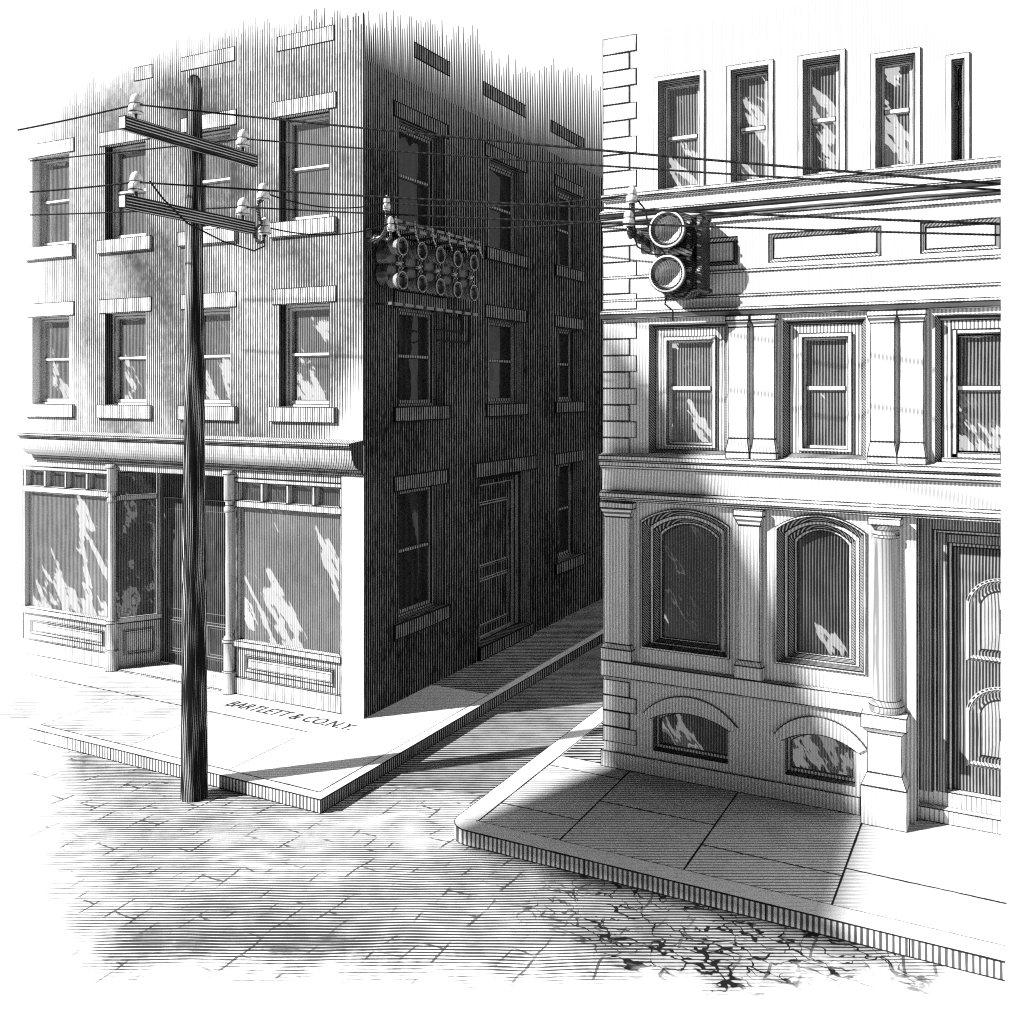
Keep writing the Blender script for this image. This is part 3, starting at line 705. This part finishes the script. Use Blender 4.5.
# paired pilasters between the second floor windows
for a, b in ((-3.21, -2.97), (-2.90, -2.64), (-1.55, -1.28), (-1.225, -.97)):
    m_ = MB(TF)
    m_.box(a, b, -.09, 0, 4.55, 5.92, 'stone', skip='ktu'); m_.frustum((a - .03, b + .03, -.12, 0), 4.38, (a, b, -.09, 0), 4.55, 'stone')
    m_.box(a - .03, b + .03, -.125, 0, 4.30, 4.38, 'stone', skip='k')
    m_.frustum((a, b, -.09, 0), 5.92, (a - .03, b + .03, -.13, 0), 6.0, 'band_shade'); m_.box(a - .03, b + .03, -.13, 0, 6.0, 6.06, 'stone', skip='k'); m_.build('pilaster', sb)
# bands
def band(name, prof, mats=None, x1=RX1, x0=RX0 - .008, inks=None):
    m_ = MB(TF); m_.sweep_x(x0, x1, prof, 'stone', mats, inks); return m_.build(name, sb)
band('sill_band', [(0, 7.73), (-.07, 7.71), (-.07, 7.66), (-.05, 7.64), (0, 7.63)])
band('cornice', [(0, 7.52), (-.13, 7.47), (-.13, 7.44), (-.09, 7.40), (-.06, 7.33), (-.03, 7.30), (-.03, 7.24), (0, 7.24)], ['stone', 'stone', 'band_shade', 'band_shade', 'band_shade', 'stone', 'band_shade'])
band('frieze_moulding', [(0, 6.645), (-.015, 6.64), (-.015, 6.60), (0, 6.60)])
band('frieze_moulding', [(0, 6.34), (-.015, 6.335), (-.015, 6.30), (0, 6.30)])
band('architrave', [(0, 6.19), (-.10, 6.17), (-.10, 6.13), (-.06, 6.07), (0, 6.06)], ['stone', 'stone', 'band_shade', 'band_shade'])
band('string_course', [(0, 4.32), (-.16, 4.29), (-.16, 4.23), (-.13, 4.21), (-.13, 4.15), (-.05, 4.11), (-.03, 3.82), (-.13, 3.80), (-.13, 3.74), (-.09, 3.72), (-.09, 3.69), (0, 3.68)],
     mats=['stone', 'stone', 'band_shade', 'stone', 'band_shade', 'stone', 'stone', 'stone', 'band_shade', 'stone', 'band_shade'], inks=['bt', 'bt', 'bt', 'bt', 'bt', 't', 'bt', 'bt', 'bt', 'bt', 'bt'])
# ground floor pilasters
for a, b in ((-4.86, -4.50), (-3.09, -2.82)):
    m_ = MB(TF)
    m_.box(a, b, -.08, 0, 1.82, 3.48, 'stone', skip='ktu'); m_.box(a - .04, b + .04, -.12, 0, 1.60, 1.76, 'stone', skip='k'); m_.frustum((a - .04, b + .04, -.12, 0), 1.76, (a, b, -.08, 0), 1.82, 'stone')
    m_.frustum((a, b, -.08, 0), 3.48, (a - .05, b + .05, -.13, 0), 3.60, 'band_shade'); m_.box(a - .05, b + .05, -.13, 0, 3.60, 3.677, 'stone', skip='k'); m_.build('pilaster', sb)
# arched windows
for o in (arch1, arch2):
    m_ = MB(TF)
    nested(m_, *o, [(0, 0, -.03, None), (.03, .03, -.03, 'stone'), (.09, .05, .10, 'stone_splay'), (.14, .07, .10, 'stone'), (.19, .10, .20, 'stone_splay'), (.225, .12, .20, 'stone'), (.225, .12, .24, 'door_wood')])
    ring(m_, apath(*o), -.03, apath(*o), 0, 'stone')
    wn = m_.build('arched_window', sb)
    i_ = .225
    m_ = MB(TF); pane(m_, o[0] + i_, o[1] - i_, o[2] + .12, o[3] - i_ * .9, o[4] - i_, .24, 'glass_arch'); m_.build('pane', wn)
# basement windows and hoods
for o in (bas1, bas2):
    m_ = MB(TF)
    nested(m_, *o, [(0, 0, 0, None), (.0, .0, .14, 'stone_splay'), (.05, .05, .14, 'stone_dark'), (.05, .05, .18, 'stone_dark')])
    wn = m_.build('basement_window', sb)
    m_ = MB(TF); pane(m_, o[0] + .05, o[1] - .05, o[2] + .05, o[3] - .045, o[4] - .05, .18, 'glass_base'); m_.build('pane', wn)
    m_ = MB(TF)
    e = .13; p1 = apath(o[0] - .03, o[1] + .03, o[2], o[3] - .01, o[4] + .0)[1:-1]; p2 = apath(o[0] - .13, o[1] + .13, o[2], o[3] + .06, o[4] + .22)[1:-1]
    ring(m_, p1, -.03, p2, -.03, 'stone', False); ring(m_, p2, -.03, p2, 0, 'stone', False); ring(m_, p1, -.03, p1, 0, 'stone_dark', False)
    for k in (0, -1): m_.quad((p1[k][0], -.03, p1[k][1]), (p2[k][0], -.03, p2[k][1]), (p2[k][0], 0, p2[k][1]), (p1[k][0], 0, p1[k][1]), 'stone')
    m_.build('hood', wn)
band('base_ledge', [(0, 1.60), (-.08, 1.585), (-.08, 1.38), (-.03, 1.35), (0, 1.34)], x1=-1.52, inks=['bt', 'bt', 'bt', 'bt'])
m_ = MB(TF); m_.box(RX0 - .03, -1.66, -.04, .02, .17, .385, 'stone', skip='k'); m_.build('plinth', sb)
# column on its pedestal, pier behind
m_ = MB(); o = (-1.38, 11.98, 0)
pr = [(.185, 1.44), (.20, 1.47), (.20, 1.52), (.175, 1.55), (.165, 1.58), (.15, 1.60), (.147, 2.4), (.135, 3.44), (.15, 3.455), (.15, 3.475), (.135, 3.49), (.135, 3.53), (.17, 3.58), (.175, 3.60)]
m_.lathe(pr, 'column_stone', 32, o=o, ring=(0, 2, 4, 7, 9, 11)); m_.box(-1.56, -1.20, 11.80, 12.1, 3.60, 3.677, 'stone', skip='k')
m_.build('column', sb)
m_ = MB()
x0, x1, y0, y1 = -1.60, -1.16, 11.78, 12.34
m_.box(x0 - .03, x1 + .03, y0 - .03, y1, .17, .62, 'stone', skip='u'); m_.frustum((x0 - .03, x1 + .03, y0 - .03, y1), .62, (x0 + .03, x1 - .03, y0 + .03, y1), .76, 'stone')
m_.box(x0 + .03, x1 - .03, y0 + .03, y1, .76, 1.22, 'stone', skip='tu'); m_.frustum((x0 + .03, x1 - .03, y0 + .03, y1), 1.22, (x0 - .02, x1 + .02, y0 - .02, y1), 1.28, 'band_shade')
m_.box(x0 - .03, x1 + .03, y0 - .03, y1, 1.28, 1.44, 'stone'); m_.build('pedestal', sb)
m_ = MB(TF); m_.box(-1.30, -1.05, .12, .45, .17, 3.68, 'stone', skip='k'); m_.box(-1.60, -1.30, .13, .3, .17, 3.68, 'stone', skip='k'); m_.build('pier', sb)
# panelled door in stepped frames
DX = -1.05
m_ = MB(TF); e = RX1 - .003
def half_frame(x, z, d0, wdt, d1, mat, mat2):
    m_.quad((x, d0, .5), (x + wdt, d0, .5), (x + wdt, d0, z), (x, d0, z), mat, 'lr')
    m_.quad((x + wdt, d0, z - wdt), (e, d0, z - wdt), (e, d0, z), (x + wdt, d0, z), mat, 'bt')
    m_.quad((x + wdt, d0, .5), (x + wdt, d1, .5), (x + wdt, d1, z - wdt), (x + wdt, d0, z - wdt), mat2, 'lr')
    m_.quad((x + wdt, d0, z - wdt), (e, d0, z - wdt), (e, d1, z - wdt), (x + wdt, d1, z - wdt), mat2, 'bt')
half_frame(DX, 3.68, .22, .15, .27, 'door_surround', 'door_wood'); half_frame(DX + .15, 3.53, .27, .04, .29, 'stone', 'stone'); half_frame(DX + .19, 3.49, .29, .11, .38, 'door_surround', 'door_wood')
half_frame(DX + .30, 3.38, .38, .05, .42, 'stone_dark', 'door_wood')
fd = m_.build('door_frame', sb)
m_ = MB(TF); m_.quad((DX + .35, .42, .5), (e, .42, .5), (e, .42, 3.33), (DX + .35, .42, 3.33), 'door_wood', 'ltb')
for zb, zs, zc in ((2.02, 2.70, 3.0), (.80, 1.46, 1.76)):
    x = -.56; w2 = .74
    for (i0, d0, i1, d1, mt) in ((0, .418, .03, .39, 'door_dark'), (.03, .39, .08, .43, 'stone_dark'), (.08, .43, .10, .43, 'door_wood'), (.10, .43, .15, .40, 'door_wood'), (.15, .40, .36, .385, 'door_panel')):
        pa = [q for q in apath(x + i0, x + w2 - i0, zb + i0, zs - i0 * .9, zc - i0)]; pb = [q for q in apath(x + i1, x + w2 - i1, zb + i1, zs - i1 * .9, zc - i1)]
        n_ = len(pa)
        for k in range(n_):
            j = (k + 1) % n_
            P4 = [(pa[k][0], d0, pa[k][1]), (pa[j][0], d0, pa[j][1]), (pb[j][0], d1, pb[j][1]), (pb[k][0], d1, pb[k][1])]
            if min(p[0] for p in P4) >= e: continue
            P4 = [(min(p[0], e), p[1], p[2]) for p in P4]
            m_.quad(*P4, mt, 'bt')
m_.build('door', fd)
m_ = MB(TF); m_.box(-1.13, RX1, .30, .6, .17, .5, 'step_stone', skip='kr'); m_.box(-1.10, RX1, .18, .30, .17, .33, 'step_stone', skip='kr'); m_.build('doorstep', sb)

# ------------------------------------------------------------------ insulators, pole, wires
def insulator_mesh(o, r=.085, h=.235):
    m_ = MB()
    m_.lathe([(r * .55, 0), (r, .01), (r, h * .34), (r * .84, h * .42), (r * .80, h * .47), (r * .86, h * .52), (r * .80, h * .74), (r * .52, h * .92), (r * .12, h)], 'porcelain', 18, ring=(1, 4))
    return m_
PX, PY = -9.26, 9.04
up = thing('utility_pole', 'rough round timber pole at the kerb carrying two cross arms with white insulators', 'utility pole', (PX, PY, 0))
m_ = MB()
hs = [-.02, .4, 1.2, 2.4, 3.6, 4.8, 6, 7.2, 8.4, 8.95, 9.07, 9.12]
prof = []
for h in hs:
    prof.append(((.172 - .078 * h / 9.1) * (1.0 if h < 9.0 else (.85 if h < 9.1 else .45)), h))
n = 20; rng = random.Random(4); jit = [rng.uniform(.96, 1.04) for _ in range(n)]
rings = [[(PX + r * jit[k] * math.cos(2 * math.pi * k / n), PY + r * jit[k] * math.sin(2 * math.pi * k / n), h) for k in range(n)] for r, h in prof]
for a, b in zip(rings, rings[1:]):
    for k in range(n): m_.quad(a[k], a[(k + 1) % n], b[(k + 1) % n], b[k], 'pole_wood', '', True)
m_.ngon(rings[-1], 'pole_wood')
m_.build('pole', up)
AX = PX + .18
INS = {}
for nm, zc, y0, y1 in (('t', 8.20, 7.77, 9.93), ('l', 7.30, 7.77, 9.88)):
    m_ = MB(); s_ = .075
    m_.quad((AX + s_ * .8, y0, zc - s_), (AX + s_ * .8, y1, zc - s_), (AX + s_ * .8, y1, zc + s_), (AX + s_ * .8, y0, zc + s_), 'arm_wood')
    m_.quad((AX - s_ * .8, y0, zc - s_), (AX - s_ * .8, y1, zc - s_), (AX - s_ * .8, y1, zc + s_), (AX - s_ * .8, y0, zc + s_), 'arm_wood')
    m_.quad((AX - s_ * .8, y0, zc + s_), (AX + s_ * .8, y0, zc + s_), (AX + s_ * .8, y1, zc + s_), (AX - s_ * .8, y1, zc + s_), 'arm_wood')
    m_.quad((AX - s_ * .8, y0, zc - s_), (AX + s_ * .8, y0, zc - s_), (AX + s_ * .8, y1, zc - s_), (AX - s_ * .8, y1, zc - s_), 'arm_wood')
    for y in (y0, y1): m_.quad((AX - s_ * .8, y, zc - s_), (AX + s_ * .8, y, zc - s_), (AX + s_ * .8, y, zc + s_), (AX - s_ * .8, y, zc + s_), 'arm_end')
    arm = m_.build('cross_arm', up)
    for k, y in enumerate((7.97, 9.72)):
        z = zc + s_ + .07
        ob = insulator_mesh(None).build('insulator', arm, None); ob.matrix_parent_inverse = Matrix.Identity(4)
        ob.location = Vector((AX, y, z))
        m_ = MB(); m_.tube([(AX, y, zc + s_ - .02), (AX, y, z + .06)], .018, 'iron'); m_.build('pin', arm)
        INS[nm, k] = (AX, y, z + .11)
# iron S strap at the end of the lower arm with two more insulators
m_ = MB(); HY = 9.93
S_ = [(AX, 9.85, 7.30), (AX + .02, HY + .02, 7.30), (AX + .03, HY + .10, 7.38), (AX + .03, HY + .06, 7.50), (AX + .03, HY + .02, 7.60), (AX + .03, HY + .08, 7.68), (AX + .03, HY + .14, 7.72)]
m_.tube(S_, .026, 'iron', 8)
m_.tube([(AX, HY + .02, 7.30), (AX + .03, HY - .02, 7.20), (AX + .03, HY + .05, 7.12), (AX + .03, HY + .15, 7.14), (AX + .03, HY + .17, 7.24)], .026, 'iron', 8)
st = m_.build('hook_strap', up)
for nm, y, z in (('ht', HY + .14, 7.70), ('hl', HY + .17, 7.24)):
    ob = insulator_mesh(None).build('insulator', st, None); ob.matrix_parent_inverse = Matrix.Identity(4); ob.location = Vector((AX + .03, y, z))
    INS[nm] = (AX + .03, y, z + .11)

def sag(a, b, s, n=16):
    a, b = Vector(a), Vector(b)
    return [a.lerp(b, k / n) - Vector((0, 0, 4 * s * (k / n) * (1 - k / n))) for k in range(n + 1)]
WR = .0105
def wire(pts, label, group='line wires along the street', r=WR):
    m_ = MB(); m_.tube(pts, r, 'wire', 6); return tag(m_.build('wire'), label, 'wire', group)
# ends measured on the street: just beyond the right end of the stone building, and left of the pole
F_ = 973.0
def on_y(px, py, y):
    k = (px - 512) / F_; dx = FWD[0] + k * RGT[0]; dy = FWD[1] + k * RGT[1]; t = y / dy
    return (t * dx, y, 5.17 - (py - 388) / F_ * t)
for key, R_, L_, lab in ((('t', 0), (1000, 184), (18, 130), 'topmost line wire, from the near insulator of the upper cross arm'),
                         (('t', 1), (1000, 190), (30, 161), 'second line wire from the top, from the far insulator of the upper cross arm'),
                         (('l', 0), (1000, 224), (30, 192), 'third line wire from the top, from the near insulator of the lower cross arm'),
                         (('l', 1), (1000, 235), (30, 215), 'lowest line wire, from the far insulator of the lower cross arm')):
    p = INS[key]; wire(sag(on_y(*L_, p[1]), p, .008)[:-1] + sag(p, on_y(*R_, p[1]), .03), lab)

# ------------------------------------------------------------------ wall brackets
def bracket(name, label, loc, rz, sc_):
    b_ = thing(name, label, 'bracket', loc, 'wall brackets with insulators', rz); b_.scale = sc_
    m_ = MB()
    m_.box(-.07, .07, -.03, 0, -.16, .18, 'iron', ''); m_.tube([(0, -.02, .0), (0, -.25, .0), (-.02, -.45, .02), (0, -.55, .12), (.0, -.58, .3), (0, -.58, .42)], .045, 'iron', 8)
    m_.tube([(0, -.45, .02), (0, -.62, -.03), (0, -.70, .02), (0, -.70, .1)], .03, 'iron', 8); m_.lathe([(.05, -.30), (.075, -.28), (.075, -.22), (.05, -.20)], 'iron', 12, 'y')
    fr = m_.build('arm', b_, (0, 0, 0)); pts = []
    for (x, y, z) in ((0, -.58, .42), (0, -.70, .10)):
        m_ = insulator_mesh(None, .08, .23); m_.build('insulator', b_, (x, y, z)); pts.append(Vector(loc) + Matrix.Rotation(rz, 3, 'Z') @ (Vector((x, y, z + .12)) * Vector(sc_)))
    return pts
bl = bracket('insulator_bracket', 'iron wall bracket with two white insulators at the front corner of the dark alley wall', (SX, 12.10, 7.42), math.pi / 2, (.85, .6, 1.0))
br = bracket('insulator_bracket', 'iron wall bracket with two white insulators on the stone building beside its quoins', (-4.31, FY, 7.08), 0, (.9, .9, .95))
svc = 'service wires to the wall brackets'
wire(sag(INS['ht'], bl[0], .14), 'upper slack wire from the hook strap of the pole to the alley wall bracket', svc)
wire(sag(INS['hl'], bl[1], .14), 'lower slack wire from the hook strap of the pole to the alley wall bracket', svc)
wire(sag(bl[0], br[0], .10), 'upper slack wire crossing the alley between the two wall brackets', svc)
wire(sag(bl[1], br[1], .10), 'lower slack wire crossing the alley between the two wall brackets', svc)
p3 = Vector(INS['l', 0]) + Vector((.22, 0, -.01))
wire([p3, p3 + Vector((.05, .15, -.18)), Vector((AX + .16, 8.6, 7.16)), Vector((AX + .16, 9.2, 7.02)), Vector((AX + .12, 9.8, 6.98)), Vector((AX + .08, 10.05, 7.08)), Vector(INS['hl'])],
     'drooping jumper wire looped under the lower cross arm', 'jumper wires')

# ------------------------------------------------------------------ the round faced machines
def make_machine(loc, label, sep=.27, drum='iron', face='lens', rim='bright_rim'):
    t = thing('electrical_apparatus', label, 'electrical apparatus', loc, 'twin drum electrical apparatus on the walls')
    m_ = MB(); m_.box(-.24, .30, -.035, 0, -.52, .50, 'iron', ''); m_.lathe([(.31, -.06), (.31, -.28), (.26, -.36)], 'iron', 28, 'y', (.02, 0, .22)); m_.lathe([(.31, -.061), (.31, -.28), (.26, -.36)], 'iron', 28, 'y', (.02, 0, -.24))
    m_.build('back_plate', t, (0, 0, 0))
    for z in (sep, -sep):
        m_ = MB(); m_.lathe([(.17, -.30), (.17, -.46), (.20, -.50), (.205, -.60), (.215, -.62)], drum, 32, 'y', (0, 0, z), cap=False); d_ = m_.build('drum', t, (0, 0, 0))
        m_ = MB(); m_.lathe([(.224, -.662), (.214, -.670), (.204, -.668)], rim, 36, 'y', (0, 0, z), cap=False); m_.build('rim', d_, (0, 0, 0))
        m_ = MB(); m_.lathe([(.205, -.60), (.232, -.615), (.238, -.64), (.224, -.662)], 'iron', 36, 'y', (0, 0, z), cap=False); m_.lathe([(.204, -.668), (.18, -.655), (.165, -.61)], 'iron', 36, 'y', (0, 0, z), cap=False); m_.lathe([(.165, -.61), (.155, -.55), (.125, -.50), (.08, -.475), (.04, -.465), (.001, -.462)], face, 36, 'y', (0, 0, z), cap=False); m_.build('face', d_, (0, 0, 0))
    for x in (.20, .33):
        m_ = MB(); m_.box(x - .032, x + .032, -.40, -.06, -.44, .44, 'iron', '')
        for k in range(6): m_.lathe([(.022, -.44), (.022, -.40)], 'iron_light', 10, 'y', (x, 0, -.36 + .145 * k))
        m_.build('frame_bar', t, (0, 0, 0))
    m_ = MB()
    m_.tube([(-.05, -.5, -.48), (.05, -.5, -.56), (.15, -.45, -.56), (.22, -.40, -.47), (.30, -.36, -.44), (.38, -.30, -.48), (.42, -.22, -.46)], .03, 'iron', 8)
    m_.tube([(-.02, -.5, .0), (.12, -.5, .02), (.22, -.40, .0)], .045, 'iron_light', 10); m_.tube([(.22, -.40, .42), (.36, -.34, .47), (.42, -.24, .40)], .025, 'iron', 8)
    m_.build('tie_bracket', t, (0, 0, 0))
    return t
m1 = make_machine((-3.81, FY, 6.83), 'large twin drum electrical apparatus with bright rims, on the stone building')
word = ['first from the street', 'second from the street', 'middle one', 'second from the far end', 'last at the far end']
for k in range(5):
    lb = 'small dark twin drum electrical apparatus in the alley wall rack, ' + word[k]
    if k == 0: c = small = make_machine((0, 0, 0), lb, .42, 'iron_drum', 'iron', 'iron_drum')
    else: c = copy_tree(small)
    c.location = (SX, 12.44 + .55 * k, 7.08); c.rotation_euler.z = math.pi / 2; c.scale = (.62, .62, .62)
    c['label'] = lb; c['group'] = 'twin drum electrical apparatus in the alley rack'
del m1['group']
pz = Vector((-3.81, FY, 6.83))
wire([br[0] + Vector((.05, 0, -.05)), br[0] + Vector((.16, .05, -.2)), br[0] + Vector((.2, .1, -.5)), pz + Vector((-.2, -.5, .05))], 'lead wire from the upper bracket insulator to the stone building apparatus', 'lead wires at the stone building', .011)
wire([br[1] + Vector((.02, 0, -.1)), br[1] + Vector((.08, .1, -.36)), br[1] + Vector((.22, .15, -.45)), pz + Vector((-.1, -.5, -.02))], 'lead wire from the lower bracket insulator to the stone building apparatus', 'lead wires at the stone building', .011)
wire([pz + Vector((-.05, -.5, -.5)), pz + Vector((-.10, -.42, -.62)), pz + Vector((-.02, -.36, -.70)), pz + Vector((-.04, -.3, -.82))], 'short dangling lead below the lower drum of the stone building apparatus', 'lead wires at the stone building', .011)

# rack of rails that carries the row in the alley
rk = thing('apparatus_rack', 'dark iron rack of rails and posts holding the row of apparatus on the alley wall', 'rack', (SX, 13.6, 7.0))
for z, x in ((7.74, .30), (7.63, .36), (6.46, .30)):
    m_ = MB(); m_.box(SX + x - .03, SX + x + .03, 12.25, 14.9, z - .022, z + .022, 'iron_rail', ''); m_.build('rail', rk)
for k in range(6):
    y = 12.30 + .51 * k
    m_ = MB(); m_.box(SX, SX + .40, y - .025, y + .025, 7.56, 7.60, 'iron', ''); m_.build('post', rk); m_ = MB(); m_.tube([(SX + .38, y, 7.78), (SX + .40, y, 7.56), (SX + .42, y + .03, 7.50), (SX + .40, y + .08, 7.46)], .014, 'iron_light'); m_.build('hook', rk); m_ = MB(); m_.box(SX, SX + .32, y - .02, y + .02, 6.44, 6.48, 'iron', ''); m_.build('post', rk)
cg = 'conduits from the alley rack'
for pts, lab in (([(14.45, 6.52), (15.12, 6.56), (15.12, 5.98), (14.05, 5.98)], 'outer bent conduit from the alley rack to the window beneath'),
                 ([(14.45, 6.40), (14.86, 6.40), (14.86, 6.16), (14.05, 6.16)], 'inner bent conduit from the alley rack to the window beneath')):
    m_ = MB(); q = [(SX + .03, y, z) for y, z in pts]
    for a, b in zip(q, q[1:]): m_.tube([a, b], .016, 'wire', 8)
    for p in q[1:-1]: m_.lathe([(.001, -.035), (.03, -.02), (.035, 0), (.03, .02), (.001, .035)], 'wire', 10, 'x', p)
    tag(m_.build('conduit'), lab, 'conduit', cg)

# ------------------------------------------------------------------ lettering on the pavement
cu = bpy.data.curves.new('pavement_lettering', 'FONT'); cu.body = 'BARTLETT & CO.N.Y.'; cu.size = .36; cu.shear = .25; cu.offset = .0; cu.space_character = 1.0
to = bpy.data.objects.new('lettering_curve', cu); COL.objects.link(to)
bpy.context.view_layer.update()
me = bpy.data.meshes.new_from_object(to.evaluated_get(bpy.context.evaluated_depsgraph_get()))
bpy.data.objects.remove(to)
xs_ = [v.co.x for v in me.vertices]; wd = max(xs_) - min(xs_)
for v in me.vertices: v.co.x = (v.co.x - min(xs_)) * 2.42 / wd
lt = bpy.data.objects.new('pavement_lettering', me); COL.objects.link(lt); lt.location = (-11.12, 11.48, .175)
me.materials.append(M['paint_black'])
tag(lt, 'black slanting hand lettering on the pavement before the shopfront', 'lettering')

# ------------------------------------------------------------------ canvas banner added out of view, cut to shade the stone front
hd = thing('sun_blocker', 'blank canvas banner with a slanting edge hung on ropes over the street', 'banner', (-16.0, -3.0, 0))
yb = -3.0; dy = 12 - yb; dx_ = dy * SUN_AZ[0] / SUN_AZ[1]; dz_ = dy / SUN_AZ[1] * math.tan(SUN_EL)
def up_sun(x, z): return (x - dx_, z + dz_)
prof_ = [up_sun(*p) for p in ((-4.95, .25), (-3.35, -2.15), (.95, -2.15), (-1.72, .3), (-2.9, 3.0), (-4.0, 4.9), (-4.95, 6.1))]
m_ = MB(); m_.ngon([(x, yb, z) for x, z in prof_], 'door_dark'); m_.ngon([(x, yb - .2, z) for x, z in prof_], 'door_dark')
for p, q in zip(prof_, prof_[1:] + prof_[:1]): m_.quad((p[0], yb, p[1]), (q[0], yb, q[1]), (q[0], yb - .2, q[1]), (p[0], yb - .2, p[1]), 'door_dark')
m_.build('sheet', hd)
for (x, z) in (prof_[-1], prof_[3]):
    m_ = MB(); m_.tube([(x, yb - .1, z), (x + (-12 if x < -15.9 else 22), yb - .1, z + 2.5)], .004, 'wire'); m_.build('rope', hd)
